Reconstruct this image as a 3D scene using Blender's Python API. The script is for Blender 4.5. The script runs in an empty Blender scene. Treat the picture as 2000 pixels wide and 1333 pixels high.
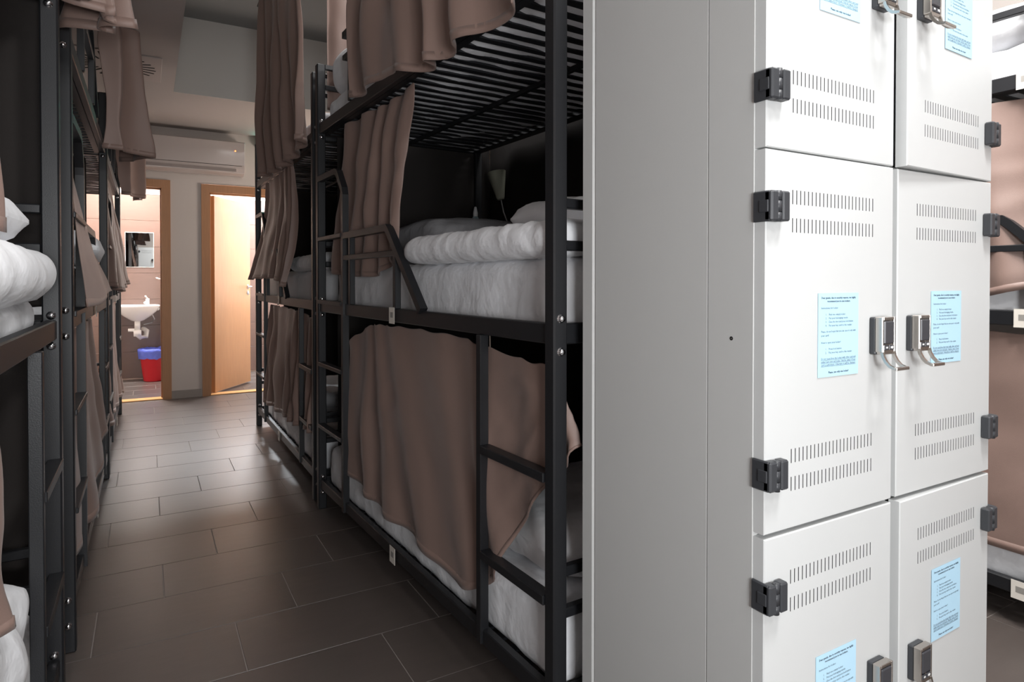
import bpy, bmesh, math, random
from mathutils import Vector, noise, Matrix
random.seed(7)
S = bpy.context.scene
COL = S.collection
R = math.radians

# ------------------------------------------------------------------ camera
cam_d = bpy.data.cameras.new('camera'); cam = bpy.data.objects.new('camera', cam_d); COL.objects.link(cam)
cam.location = (0, 0, 1.13); cam.rotation_euler = (R(90 - .75), 0, R(-29.77))
cam_d.sensor_width = 36; cam_d.lens = 22.41; cam_d.shift_y = -.05025; cam_d.clip_start = .02
S.camera = cam
# ------------------------------------------------------------------ world, light, exposure
w = bpy.data.worlds.new('world'); S.world = w; w.use_nodes = True
w.node_tree.nodes['Background'].inputs[0].default_value = (.8, .85, .9, 1)
w.node_tree.nodes['Background'].inputs[1].default_value = .3
S.view_settings.view_transform = 'Standard'; S.view_settings.look = 'None'
S.view_settings.gamma = 1; S.view_settings.use_curve_mapping = False; S.view_settings.exposure = .2
def area(name, loc, size, power, color=(1, 1, 1), sy=None, rot=(0, 0, 0)):
    l = bpy.data.lights.new(name, 'AREA'); l.energy = power; l.color = color; l.size = size
    if sy: l.shape = 'RECTANGLE'; l.size_y = sy
    o = bpy.data.objects.new(name, l); o.location = loc; o.rotation_euler = rot; COL.objects.link(o)
def aim(loc, to): return (Vector(to) - Vector(loc)).to_track_quat('-Z', 'Y').to_euler()
area('ceiling_lamp_locker', (1.15, -.15, 3.12), .5, 46, (1, .99, .98), .5)
area('ceiling_lamp_behind', (.3, -1.1, 2.9), .7, 32, (1, .98, .97), .7)
area('ceiling_lamp_side_aisle', (2.05, .75, 3.12), .5, 30, (1, .98, .96), .5)
area('added_fill_side_aisle', (1.85, .95, 2.75), .35, 25, (1, .97, .95), .35, aim((1.85, .95, 2.75), (2.5, .95, 1.2)))  # added light to brighten the curtains behind the lockers, no fixture there
area('ceiling_lamp_recess', (1.2, 3.2, 3.15), .4, 17, (1, .98, .97), 1.6)
area('added_fill_behind_camera', (.1, -1.0, 1.1), .6, 32, (.97, .985, 1), .5, aim((.1, -1.0, 1.1), (.6, 2.5, 1.3)))  # added fill for the bunk interiors and locker side, out of view
area('added_uplight_far', (1.95, 6.15, 1.5), .5, 15, (1, .86, .76), .5, aim((1.95, 6.15, 1.5), (.2, 6.2, 2.1)))  # added fill hidden past the far bunk, lifts low ceiling and back wall
area('ceiling_lamp_washroom', (-.25, 7.85, 2.55), .4, 92, (1, .96, .93), .4)
area('ceiling_lamp_shower', (1.1, 7.88, 2.55), .3, 145, (.9, .95, 1), .35)
area('added_fill_shower', (1.72, 7.75, 1.35), .9, 6, (1, .97, .94), 1.5, (0, R(90), 0))  # added fill to light the door leaf evenly, the wall has no window

# ------------------------------------------------------------------ materials
def lin(r, g, b):
    f = lambda c: (c / 255 / 12.92) if c / 255 <= .04045 else ((c / 255 + .055) / 1.055) ** 2.4
    return (f(r), f(g), f(b), 1)
def mat(name, rgb, rough=.5, metal=0., var=0., vscale=20, bump=0., bscale=200, sheen=0., coat=0., emit=None, estr=0, objvar=0., stretch=None, spec=None, bdist=.002):
    m = bpy.data.materials.new(name); m.use_nodes = True; nt = m.node_tree; b = nt.nodes['Principled BSDF']
    c = lin(*rgb); b.inputs['Base Color'].default_value = c
    b.inputs['Roughness'].default_value = rough; b.inputs['Metallic'].default_value = metal
    if spec is not None: b.inputs['Specular IOR Level'].default_value = spec
    if sheen: b.inputs['Sheen Weight'].default_value = sheen; b.inputs['Sheen Roughness'].default_value = .4
    if coat: b.inputs['Coat Weight'].default_value = coat; b.inputs['Coat Roughness'].default_value = .34 if 'floor' in name else .08
    if emit: b.inputs['Emission Color'].default_value = lin(*emit); b.inputs['Emission Strength'].default_value = estr
    tc = nt.nodes.new('ShaderNodeTexCoord'); src = tc.outputs['Object']
    if stretch:
        mp = nt.nodes.new('ShaderNodeMapping'); mp.inputs['Scale'].default_value = stretch
        nt.links.new(src, mp.inputs[0]); src = mp.outputs[0]
    if objvar:
        oi = nt.nodes.new('ShaderNodeObjectInfo'); ad = nt.nodes.new('ShaderNodeVectorMath'); ad.operation = 'MULTIPLY_ADD'
        ad.inputs[1].default_value = (1, 1, 1)
        cmb = nt.nodes.new('ShaderNodeVectorMath'); cmb.operation = 'SCALE'; cmb.inputs[0].default_value = (37, 19, 11)
        nt.links.new(oi.outputs['Random'], cmb.inputs['Scale']); nt.links.new(src, ad.inputs[0]); nt.links.new(cmb.outputs[0], ad.inputs[2]); src = ad.outputs[0]
    col = None
    if var:
        n = nt.nodes.new('ShaderNodeTexNoise'); n.inputs['Scale'].default_value = vscale; n.inputs['Detail'].default_value = 5
        nt.links.new(src, n.inputs['Vector'])
        mx = nt.nodes.new('ShaderNodeMix'); mx.data_type = 'RGBA'
        mx.inputs['A'].default_value = [v * (1 - var) for v in c[:3]] + [1]; mx.inputs['B'].default_value = [min(1, v * (1 + var)) for v in c[:3]] + [1]
        nt.links.new(n.outputs['Fac'], mx.inputs['Factor']); col = mx.outputs['Result']
    if objvar:
        hv = nt.nodes.new('ShaderNodeHueSaturation'); mr = nt.nodes.new('ShaderNodeMapRange')
        mr.inputs['To Min'].default_value = 1 - objvar; mr.inputs['To Max'].default_value = 1 + objvar
        nt.links.new(oi.outputs['Random'], mr.inputs['Value']); nt.links.new(mr.outputs[0], hv.inputs['Value'])
        if col: nt.links.new(col, hv.inputs['Color'])
        else: hv.inputs['Color'].default_value = c
        col = hv.outputs[0]
    if col: nt.links.new(col, b.inputs['Base Color'])
    if bump:
        n2 = nt.nodes.new('ShaderNodeTexNoise'); n2.inputs['Scale'].default_value = bscale; n2.inputs['Detail'].default_value = 3
        nt.links.new(src, n2.inputs['Vector'])
        bp = nt.nodes.new('ShaderNodeBump'); bp.inputs['Strength'].default_value = bump; bp.inputs['Distance'].default_value = bdist
        nt.links.new(n2.outputs['Fac'], bp.inputs['Height']); nt.links.new(bp.outputs[0], b.inputs['Normal'])
    return m
M = dict(
    black=mat('black_powder_coat', (28, 29, 32), .42, bump=.15, bscale=500, var=.08),
    curtain=mat('mauve_brown_satin', (138, 115, 106), .45, sheen=.15, bump=.25, bscale=900, var=.05, vscale=8),
    drape=mat('dark_brown_blackout_cloth', (36, 31, 29), .85, bump=.2, bscale=600, var=.1, vscale=8),
    linen=mat('white_bed_linen', (238, 239, 242), .8, bump=.55, bscale=16, bdist=.014, sheen=.1, var=.02, vscale=5),
    linen2=mat('mattress_cover', (200, 202, 205), .85, bump=.4, bscale=120, var=.05, vscale=30),
    greyl=mat('grey_bed_linen', (158, 158, 161), .8, bump=.5, bscale=16, bdist=.014, var=.05),
    locker=mat('white_grey_lacquered_steel', (208, 210, 210), .38, bump=.05, bscale=900, var=.01),
    lockside=mat('grey_lacquered_steel', (200, 201, 200), .42, bump=.06, bscale=900, var=.01),
    slot=mat('slot_shadow_steel', (70, 70, 72), .6),
    hinge=mat('anthracite_plastic', (58, 60, 64), .42, bump=.1, bscale=900),
    keypad=mat('graphite_plastic', (62, 63, 68), .35),
    chrome=mat('brushed_nickel', (190, 184, 178), .25, 1.),
    bright=mat('polished_chrome', (225, 225, 228), .12, 1.),
    icon=mat('white_print', (240, 240, 240), .5),
    paper=mat('light_blue_paper', (186, 224, 246), .7, var=.01),
    ink=mat('dark_ink', (38, 52, 74), .7),
    tile=mat('brown_grey_floor_tile', (86, 78, 74), .38, var=.14, vscale=9, bump=.12, bscale=60, objvar=.07, stretch=(1, 4, 1), coat=.5),
    grout=mat('light_grey_grout', (158, 150, 144), .9, var=.08),
    wtile=mat('brown_wall_tile', (106, 86, 78), .28, var=.08, vscale=10, objvar=.05, stretch=(1, 1, 4)),
    wgrout=mat('pale_tile_grout', (186, 170, 160), .9),
    wall=mat('off_white_wall_paint', (204, 196, 190), .85, bump=.1, bscale=150, var=.02, vscale=3),
    ceil=mat('ceiling_paint', (176, 168, 164), .9, var=.02, vscale=2),
    recess=mat('recess_grey_paint', (180, 177, 172), .8, var=.02, vscale=2),
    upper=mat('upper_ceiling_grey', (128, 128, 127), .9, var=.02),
    base=mat('grey_skirting', (150, 142, 136), .5, var=.05),
    frame=mat('oak_veneer_frame', (168, 122, 84), .45, var=.16, vscale=12, stretch=(8, 8, .6)),
    leaf=mat('beech_veneer_leaf', (206, 156, 112), .42, var=.1, vscale=10, stretch=(8, 8, .6)),
    thresh=mat('oak_threshold', (226, 172, 112), .4, var=.1, vscale=12, stretch=(1, 10, 1)),
    white=mat('white_ceramic', (240, 240, 238), .12, coat=.5),
    acw=mat('air_conditioner_white', (184, 175, 171), .25, coat=.4),
    mirror=mat('mirror_silver', (240, 242, 242), .01, 1.),
    red=mat('red_plastic', (206, 34, 46), .35),
    bag=mat('blue_bin_liner', (96, 112, 208), .4, var=.25, vscale=30),
    led=mat('orange_led', (255, 120, 60), .4, emit=(255, 110, 50), estr=8),
    exitg=mat('green_exit_glow', (60, 220, 200), .4, emit=(40, 230, 215), estr=6),
    vent=mat('vent_white', (176, 166, 162), .6), dark=mat('dark_void', (14, 14, 15), .8),
    lampsh=mat('pale_lamp_shade', (176, 178, 160), .5), bottle=mat('clear_grey_bottle', (150, 170, 178), .25),
    redlab=mat('red_label', (210, 36, 50), .4), cable=mat('white_cable', (200, 200, 200), .5),
    tag=mat('cream_label', (226, 220, 210), .6), tagp=mat('tag_print', (150, 146, 140), .6), plate=mat('steel_floor_plate', (120, 120, 120), .4),
)

# ------------------------------------------------------------------ helpers
def link(name, me, parent=None, loc=(0, 0, 0), rot=(0, 0, 0)):
    o = bpy.data.objects.new(name, me); COL.objects.link(o); o.location = loc; o.rotation_euler = rot
    if parent: o.parent = parent
    return o
def tag(o, label=None, cat=None, group=None, kind=None):
    if label: o['label'] = label
    if cat: o['category'] = cat
    if group: o['group'] = group
    if kind: o['kind'] = kind
    return o
def empty(name, loc=(0, 0, 0), rz=0):
    o = bpy.data.objects.new(name, None); o.empty_display_size = .1; COL.objects.link(o); o.location = loc; o.rotation_euler = (0, 0, rz); return o
def fin(bm, name, m, smooth=False):
    bmesh.ops.recalc_face_normals(bm, faces=bm.faces)
    me = bpy.data.meshes.new(name); bm.to_mesh(me); bm.free()
    for mm in (m if isinstance(m, (list, tuple)) else [m]): me.materials.append(mm)
    if smooth: me.shade_smooth()
    return me
def bbox(bm, x0, x1, y0, y1, z0, z1, mi=0, bev=0):
    vs = [bm.verts.new((x, y, z)) for x in (x0, x1) for y in (y0, y1) for z in (z0, z1)]
    fs = []
    for f in ((0, 1, 3, 2), (4, 6, 7, 5), (0, 4, 5, 1), (2, 3, 7, 6), (0, 2, 6, 4), (1, 5, 7, 3)):
        q = bm.faces.new([vs[i] for i in f]); q.material_index = mi; fs.append(q)
    if bev:
        es = list({e for f in fs for e in f.edges})
        bmesh.ops.bevel(bm, geom=es, offset=bev, segments=1, affect='EDGES', profile=.5)
cache = {}
def boxmesh(dx, dy, dz, m, bev=.002):
    k = (round(dx, 4), round(dy, 4), round(dz, 4), m.name, bev)
    if k not in cache:
        bm = bmesh.new(); bbox(bm, -dx / 2, dx / 2, -dy / 2, dy / 2, -dz / 2, dz / 2, 0, bev); cache[k] = fin(bm, 'box', m)
    return cache[k]
def box(name, x0, x1, y0, y1, z0, z1, m, parent=None, bev=.002):
    return link(name, boxmesh(x1 - x0, y1 - y0, z1 - z0, m, bev), parent, ((x0 + x1) / 2, (y0 + y1) / 2, (z0 + z1) / 2))
def tube(bm, pts, r, seg=8, square=False, mi=0, caps=True):
    pts = [Vector(p) for p in pts]; rings = []
    for i, p in enumerate(pts):
        t = (pts[min(i + 1, len(pts) - 1)] - pts[max(i - 1, 0)]).normalized()
        mt = 1
        if 0 < i < len(pts) - 1:
            d0 = (p - pts[i - 1]).normalized(); d1 = (pts[i + 1] - p).normalized(); t = (d0 + d1).normalized()
            if square: mt = 1 / max(.5, d0.dot(t))
        up = Vector((1, 0, 0)) if abs(t.x) < .8 else Vector((0, 0, 1))
        a = t.cross(up).normalized() * mt; b = t.cross(a).normalized(); rr = r[i] if isinstance(r, (list, tuple)) else r
        if square: offs = [(a + b) * rr, (a - b) * rr, (-a - b) * rr, (-a + b) * rr]
        else: offs = [(a * math.cos(q) + b * math.sin(q)) * rr for q in [2 * math.pi * k / seg for k in range(seg)]]
        rings.append([bm.verts.new(p + o) for o in offs])
    n = len(rings[0])
    for i in range(len(rings) - 1):
        for k in range(n):
            f = bm.faces.new((rings[i][k], rings[i][(k + 1) % n], rings[i + 1][(k + 1) % n], rings[i + 1][k])); f.smooth = not square; f.material_index = mi
    if caps:
        for g in (rings[0], rings[-1]):
            f = bm.faces.new(g); f.material_index = mi
def tubeobj(name, pts, r, m, parent=None, seg=8, square=False):
    bm = bmesh.new(); tube(bm, pts, r, seg, square); return link(name, fin(bm, name, m), parent)
def lathe(bm, prof, seg=24, mi=0, c=(0, 0, 0)):
    rings = []
    for r_, z in prof: rings.append([bm.verts.new((c[0] + r_ * math.cos(2 * math.pi * k / seg), c[1] + r_ * math.sin(2 * math.pi * k / seg), c[2] + z)) for k in range(seg)])
    for i in range(len(rings) - 1):
        for k in range(seg):
            f = bm.faces.new((rings[i][k], rings[i][(k + 1) % seg], rings[i + 1][(k + 1) % seg], rings[i + 1][k])); f.smooth = True; f.material_index = mi
    return rings

# ------------------------------------------------------------------ setting
XL, XR, YF, YB = -1.2, 3.5, -2.6, 6.93
def struct(name, boxes, m, bev=0):
    bm = bmesh.new()
    for b in boxes: bbox(bm, *b)
    o = link(name, fin(bm, name, m)); tag(o, kind='structure'); return o
floor = struct('floor', [(XL, XR, YF, 7.03, -.05, -.0025)], M['grout'])
struct('wall_left', [(XL - .1, XL, YF - .1, 8.62, 0, 3.25)], M['wall'])
struct('wall_right', [(XR, XR + .1, YF - .1, 8.62, 0, 3.25)], M['wall'])
struct('wall_front', [(XL, XR, YF - .1, YF, 0, 3.25)], M['wall'])
# back wall with two door openings: door_1 X -.66..121, door_2 X .537..1.29
struct('wall_back', [(XL, -.73, YB, YB + .1, 0, 2.6), (-.73, .185, YB, YB + .1, 2.09, 2.6), (.185, .464, YB, YB + .1, 0, 2.6),
                     (.464, 1.363, YB, YB + .1, 2.085, 2.6), (1.363, XR, YB, YB + .1, 0, 2.6)], M['wall'])
struct('ceiling', [(XL, .185, YF, 5.62, 2.6, 2.66), (XL, XR, 5.62, 8.62, 2.6, 2.66)], M['ceil'])
struct('wall_recess_side', [(.13, .185, YF, 5.62, 2.66, 3.2)], M['recess'])
struct('wall_recess_back', [(.185, XR, 5.62, 5.68, 2.66, 3.2)], M['recess'])
# the lip of the recess is one clean edge: face of the drop in the same plane
struct('trim_recess', [(.185, XR, 5.612, 5.62, 2.6, 2.67)], M['recess'])
struct('ceiling_upper', [(.13, XR, YF, 5.68, 3.2, 3.25)], M['upper'])
struct('baseboard_back', [(.186, .451, YB - .012, YB, 0, .075)], M['base'])
struct('baseboard_back.001', [(1.376, XR, YB - .012, YB, 0, .075)], M['base'])
# floor tiles 0.60 x 0.305 in third bond, Y rows start at 2.275 + .305 k
tm = boxmesh(.5972, .3022, .012, M['tile'], .0008)
rest = bmesh.new(); nt = 0
k0 = -16
for k in range(k0, 17):
    y0 = 2.275 + .305 * k
    if y0 < YF or y0 > 7.0: continue
    off = (-.155 + .2 * k) % .6 - .6
    x = XL + (off - XL) % .6 - .6
    while x < XR:
        a, b = max(x, XL), min(x + .6, XR); c, d = y0, min(y0 + .305, 7.03)
        if b - a > .02:
            if y0 > .7:
                if b - a > .599 and d - c > .304: link('tile', tm, floor, ((a + b) / 2, (c + d) / 2, -.006))
                else: box('tile', a + .0014, b - .0014, c + .0014, d - .0014, -.012, 0, M['tile'], floor, .0008)
            else: bbox(rest, a + .0014, b - .0014, c + .0014, d - .0014, -.012, 0, 0, 0)
        x += .6
tag(link('tile_field', fin(rest, 'tile_field', M['tile']), floor), kind='stuff')
# washrooms behind the back wall
wf = struct('floor_washroom', [(XL, XR, 7.03, 8.62, -.05, -.0025)], M['grout'])
for j in range(6):
    for i in range(4):
        x0 = -.93 + .6 * i + (.2 * j) % .6 - .0; y0 = 7.031 + .305 * j
        y1 = min(y0 + .305, 8.52)
        if y1 - y0 > .03: box('tile', x0 + .0014, x0 + .5986, y0 + .0014, y1 - .0014, -.012, 0, M['tile'], wf, .0008)
wb = struct('wall_washroom_back', [(XL, XR, 8.53, 8.62, 0, 2.6)], M['wgrout'])
for j in range(7):
    for i in range(5):
        x0 = -1.0 + .6 * i + (0 if j % 2 else .0); z0 = .015 + .303 * j
        box('tile', x0 + .0015, x0 + .5985, 8.52, 8.531, z0 + .0015, z0 + .3015, M['wtile'], wb, .0008)
struct('wall_washroom_upper', [(XL, XR, 8.515, 8.53, 2.138, 2.6)], M['wall'])
struct('wall_washroom_divider', [(.2, .3, 7.03, 8.515, 0, 2.6)], M['wall'])
wr = struct('wall_washroom_right', [(1.75, 1.85, 7.03, 8.515, 0, 2.6)], M['wall'])
wl = struct('wall_washroom_left', [(-1.0, -.95, 7.03, 8.515, 0, 2.6)], M['wall'])
struct('trim_washroom', [(-.95, .2, 8.51, 8.52, 0, .012)], M['wgrout'])
# doors
def door(n, x0, x1, zt):
    d = empty('door_%d' % n, ((x0 + x1) / 2, YB, 0)); d['kind'] = 'structure'
    bm = bmesh.new(); w_ = .075; L = (x1 - x0) / 2
    for s in (-1, 1):
        a, b = sorted((s * L, s * (L + w_))); bbox(bm, a, b, -.018, .0, 0, zt + .075)
        a, b = sorted((s * (L - .0), s * (L + .02))); bbox(bm, a, b, 0, .11, 0, zt)
        a, b = sorted((s * (L - .012), s * (L + .0))); bbox(bm, a, b, .045, .09, 0, zt)
    bbox(bm, -L, L, -.018, 0, zt, zt + .075); bbox(bm, -L, L, 0, .11, zt, zt + .02); bbox(bm, -L, L, .045, .09, zt - .012, zt)
    link('door_frame', fin(bm, 'door_frame', M['frame']), d)
    bm = bmesh.new(); bbox(bm, -L, L, -.012, .11, 0, .012, 0, .003); link('threshold', fin(bm, 'threshold', M['thresh']), d)
    return d
d1 = door(1, -.66, .121, 2.02); d2 = door(2, .537, 1.29, 2.005)
lw = .735
leaf = link('door_leaf', boxmesh(lw, .04, 1.97, M['leaf'], .002), d2, (.537 - .9135 + .03 + .5 * lw * math.cos(R(56)), .085 + .5 * lw * math.sin(R(56)), .012 + .985 + .004), (0, 0, R(56)))
bm = bmesh.new()
for s in (-1, 1):
    lathe(bm, [(.024, 0), (.024, .006), (0.001, .007)], 16, 0, (0, 0, 0))
    break
bmesh.ops.rotate(bm, verts=bm.verts, cent=(0, 0, 0), matrix=Matrix.Rotation(R(90), 3, 'X'))
tube(bm, [(0, -.005, 0), (0, -.045, 0), (-.02, -.052, 0), (-.115, -.052, 0)], .009, 8)
link('door_handle', fin(bm, 'door_handle', M['bright']), leaf, (lw / 2 - .055, -.02, .07))
bm = bmesh.new(); lathe(bm, [(.001, .008), (.022, .008), (.024, 0)], 16); bmesh.ops.rotate(bm, verts=bm.verts, cent=(0, 0, 0), matrix=Matrix.Rotation(R(90), 3, 'X'))
bbox(bm, -.004, .004, -.012, -.006, -.01, .01)
link('key_rosette', fin(bm, 'key_rosette', M['bright']), leaf, (lw / 2 - .055, -.02, -.0))

# ------------------------------------------------------------------ soft things
def softmesh(key, sx, sy, sz, r, amp, fx, fy, seed, m, kind='block', cuts=26):
    if key in cache: return cache[key]
    bm = bmesh.new(); bmesh.ops.create_cube(bm, size=2)
    bmesh.ops.subdivide_edges(bm, edges=bm.edges, cuts=cuts, use_grid_fill=True)
    hx, hy, hz = sx / 2, sy / 2, sz / 2; sd = Vector((seed * 3.1, seed * 7.7, seed * 1.3))
    for v in bm.verts:
        c = v.co.copy()
        if kind == 'pillow':
            a, b = c.x, c.y; k6 = (abs(a) ** 6 + abs(b) ** 6) ** (1 / 6) or 1; mxx = max(abs(a), abs(b))
            th = (max(0, 1 - abs(a) ** 4.5) * max(0, 1 - abs(b) ** 4.5)) ** .5
            px = hx * a * (1 - .07 * (1 - abs(b)) ** 1 * 0 - .09 * (1 - b * b) * abs(a) ** 6); py = hy * b * (1 - .09 * (1 - a * a) * abs(b) ** 6)
            px *= mxx / k6; py *= mxx / k6
            q = Vector((px, py, hz * c.z * (th * .93 + .07))); n = Vector((0, 0, math.copysign(1, c.z)))
            f = th
        else:
            p = Vector((c.x * hx, c.y * hy, c.z * hz)); rr = min(r, hz * .98)
            q0 = Vector((max(-hx + rr, min(hx - rr, p.x)), max(-hy + rr, min(hy - rr, p.y)), max(-hz + rr, min(hz - rr, p.z))))
            d = p - q0
            n = d.normalized() if d.length > 1e-6 else Vector((0, 0, 1))
            q = q0 + n * min(d.length, rr) if d.length > rr else p
            f = 1
        wv = noise.noise(Vector((q.x * fx, q.y * fy, q.z * 4)) + sd)
        w2 = noise.noise(Vector((q.x * fx * 2.3 + q.y * 3, q.y * fy * 2.1, q.z * 9)) + sd * 2)
        rg = (1 - abs(wv) * 2.2)
        v.co = q + n * amp * f * (rg * .7 + w2 * .6) + Vector((0, 0, hz))
    cache[key] = fin(bm, key, m, True); return cache[key]

# ------------------------------------------------------------------ curtains
def interp(pts, s):
    n = len(pts) - 1; t = s * n; i = min(int(t), n - 1); t -= i
    p0, p1, p2, p3 = (Vector(pts[max(0, min(n, j))]) for j in (i - 1, i, i + 1, i + 2))
    return .5 * ((2 * p1) + (-p0 + p2) * t + (2 * p0 - 5 * p1 + 4 * p2 - p3) * t * t + (-p0 + 3 * p1 - 3 * p2 + p3) * t ** 3)
def curtain(name, label, top, bot, nf, at, ab, seed, m=None, group=None, side=1, nt=22, bulge=0., hem=True, rag=.006):
    m = m or M['curtain']; ns = max(24, int(nf * 10)); bm = bmesh.new(); grid = []
    d = (Vector(top[-1]) - Vector(top[0])); d.z = 0; d.normalize(); nrm = Vector((d.y, -d.x, 0)) * side
    for j in range(nt + 1):
        t = j / nt; row = []
        for i in range(ns + 1):
            s = i / ns; p = interp(top, s).lerp(interp(bot, s), t)
            ph = 2 * math.pi * nf * s + 2.6 * noise.noise(Vector((s * nf * .55, seed, 0))) + 1.5 * noise.noise(Vector((s * 3.1, t * 1.6, seed)))
            a = at + (ab - at) * t ** .8
            am = .45 + 1.15 * abs(noise.noise(Vector((s * nf * .7, seed * 2.3, 3 + t * .4))))
            wv = math.sin(ph); wv = math.copysign(abs(wv) ** .8, wv)
            sag = noise.noise(Vector((s * nf * .9 + t * 1.2, t * 2.2, seed * 5))) * a * .9 + (1 - 2.4 * abs(noise.noise(Vector((s * nf * 1.1 - t * 2.5, t * 3.2, seed * 3))))) * a * .25 + .003 * noise.noise(Vector((s * nf * 3, t * 9, seed)))
            p = p + nrm * (a * am * wv + sag + bulge * math.sin(math.pi * t)) + d * (a * .45 * math.cos(ph) * am)
            p.z += rag * noise.noise(Vector((s * nf * 1.5, seed, 9))) * t
            if t < .06: p.z -= .008 * abs(math.sin(ph * 1.0))
            row.append(bm.verts.new(p))
        grid.append(row)
    for j in range(nt):
        for i in range(ns): bm.faces.new((grid[j][i], grid[j][i + 1], grid[j + 1][i + 1], grid[j + 1][i])).smooth = True
    # hem band, a doubled strip of cloth along the lower edge
    me = bpy.data.meshes.new(name); 
    c0 = Vector(interp(top, .5)); c0.z = min(v.co.z for v in bm.verts)
    for v in bm.verts: v.co -= c0
    bm.to_mesh(me); bm.free(); me.materials.append(m)
    o = link(name, me, None, c0)
    md = o.modifiers.new('thick', 'SOLIDIFY'); md.thickness = .0022; md.offset = 0
    sb = o.modifiers.new('sub', 'SUBSURF'); sb.levels = 1; sb.render_levels = 1
    if hem:
        hb = bmesh.new(); hr = []
        for row, tt in ((grid[-1], 0), (grid[-2], 1)): pass
        mv = [v.co.copy() for v in me.vertices]; W = ns + 1
        for i in range(W):
            e = mv[nt * W + i]; u = mv[(nt - 1) * W + i]; k = (u - e); L = k.length; k = k.normalized() * min(.028, L)
            hr.append((hb.verts.new(e + k * -.004), hb.verts.new(e + k)))
        for i in range(W - 1): hb.faces.new((hr[i][0], hr[i + 1][0], hr[i + 1][1], hr[i][1])).smooth = True
        h = link('hem', fin(hb, 'hem', m), o); md = h.modifiers.new('thick', 'SOLIDIFY'); md.thickness = .0036; md.offset = 0
    tag(o, label, 'curtain', group); return o

# ------------------------------------------------------------------ triple bunk: local front plane x=0, depth towards -x, y=0 at the tall-ladder end
L_, W_ = 2.0, .93; PW = .04
bm = bmesh.new(); lathe(bm, [(.001, .009), (.007, .0085), (.0085, .004), (.0085, .001), (.011, .0005), (.011, -.001)], 12)
bmesh.ops.rotate(bm, verts=bm.verts, cent=(0, 0, 0), matrix=Matrix.Rotation(R(90), 3, 'Y')); boltx = fin(bm, 'bolt', M['bright'], True)
bm = bmesh.new(); lathe(bm, [(.001, .009), (.007, .0085), (.0085, .004), (.0085, .001), (.011, .0005), (.011, -.001)], 12)
bmesh.ops.rotate(bm, verts=bm.verts, cent=(0, 0, 0), matrix=Matrix.Rotation(R(90), 3, 'X')); bolty = fin(bm, 'bolt', M['bright'], True)
def bunk(loc, rz, label, lv=(.15, 1.03, 1.905), top=2.2, L=L_, mid_guard=True, up_guard=True):
    B = empty('triple_bunk_bed', loc, rz); tag(B, label, 'bunk bed', 'black metal three-tier bunk beds of the dormitory')
    K = M['black']; bx = lambda n, *a, bev=.002: box(n, *a, K, B, bev)
    for x in (-PW, -W_):
        for y in (0, L - PW):
            bx('post', x, x + PW, y, y + PW, 0, top, bev=.004)
    for li, z in enumerate(lv):
        h = .045 if li == 0 else .05
        for x in (-.033, -W_ + .008):
            bx('side_rail', x, x + .025, PW, L - PW, z - h, z, bev=.003)
        for x0, x1 in ((-.06, -.033), (-W_ + .033, -W_ + .06)):
            bx('slat_ledge', x0, x1, PW, L - PW, z - h, z - h + .004, bev=0)
        for y in (.008, L - .033):
            bx('end_rail', -W_ + PW, -PW, y, y + .025, z - h, z, bev=.003)
            for dz in (.185, .285):
                bx('end_guard_bar', -W_ + PW, -PW, y, y + .024, z + dz - .012, z + dz + .012, bev=.003)
        n = 28
        for i in range(n):
            y = PW + .03 + (L - 2 * PW - .06) * i / (n - 1)
            bx('slat', -W_ + .035, -.035, y - .0145, y + .0145, z - h + .004, z - h + .012, bev=0)
        bx('centre_bar', -W_ / 2 - .008, -W_ / 2 + .008, PW, L - PW, z - h - .012, z - h + .004, bev=0)
        for y in (PW / 2, L - PW / 2):
            link('bolt', bolty, B, (-PW / 2, 0 if y < 1 else L, z + .012), (0, 0, 0 if y < 1 else R(180)))
            link('bolt', bolty, B, (-PW / 2, 0 if y < 1 else L, z - .066), (0, 0, 0 if y < 1 else R(180)))
            link('bolt', bolty, B, (-PW / 2, PW if y < 1 else L - PW, z + .012), (0, 0, R(180) if y < 1 else 0))
            link('bolt', bolty, B, (-PW / 2, PW if y < 1 else L - PW, z - .066), (0, 0, R(180) if y < 1 else 0))
    # tall ladder
    ya = .42
    bm = bmesh.new(); tube(bm, [(-.012, PW, lv[1] + .6), (-.012, .31, lv[1] + .6), (-.012, .34, lv[1] + .59), (-.012, ya - .01, lv[1] + .51), (-.012, ya, lv[1] + .48), (-.012, ya, lv[0] - .045)], .0135, square=True)
    link('ladder_rail', fin(bm, 'ladder_rail', K), B)
    for z in (.42, .725, 1.03, 1.335):
        bx('rung', -.03, .006, PW, ya - .012, z - .009, z + .009)
    # short ladder at the other end, up to the middle bed
    yb = L - .36
    bx('ladder_rail', -.027, .0, yb - .013, yb + .013, lv[0] - .04, lv[1] - .05)
    for z in (.365, .66): bx('rung', -.03, .004, yb + .013, L - PW, z - .012, z + .012)
    # guard rails with their slanted end
    for z in (((lv[1],) if mid_guard else ()) + ((lv[2],) if up_guard else ())):
        bm = bmesh.new(); tube(bm, [(-.012, ya + .012, z + .3), (-.012, .935, z + .3), (-.012, .955, z + .285), (-.012, 1.245, z)], .0135, square=True)
        link('guard_rail', fin(bm, 'guard_rail', K), B)
        bx('guard_bar', -.024, .0, ya + .012, 1.035, z + .192, z + .214)
        bx('guard_upright', -.024, -.001, 1.005, 1.03, z, z + .195)
        bx('guard_upright', -.024, -.001, .5, .524, z, z + .3)
    for z in (lv if lv[2] < 1.85 else lv[:2]):
        t = box('load_label', .0, .0012, .975, 1.025, z - .055, z + .005, M['tag'], B, 0)
        box('printed_mark', .0006, .0009, -.012, .012, -.008, .012, M['tagp'], t, 0)
    return B
NR = (.727, 3.235); NRZ = R(182.68)
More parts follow.
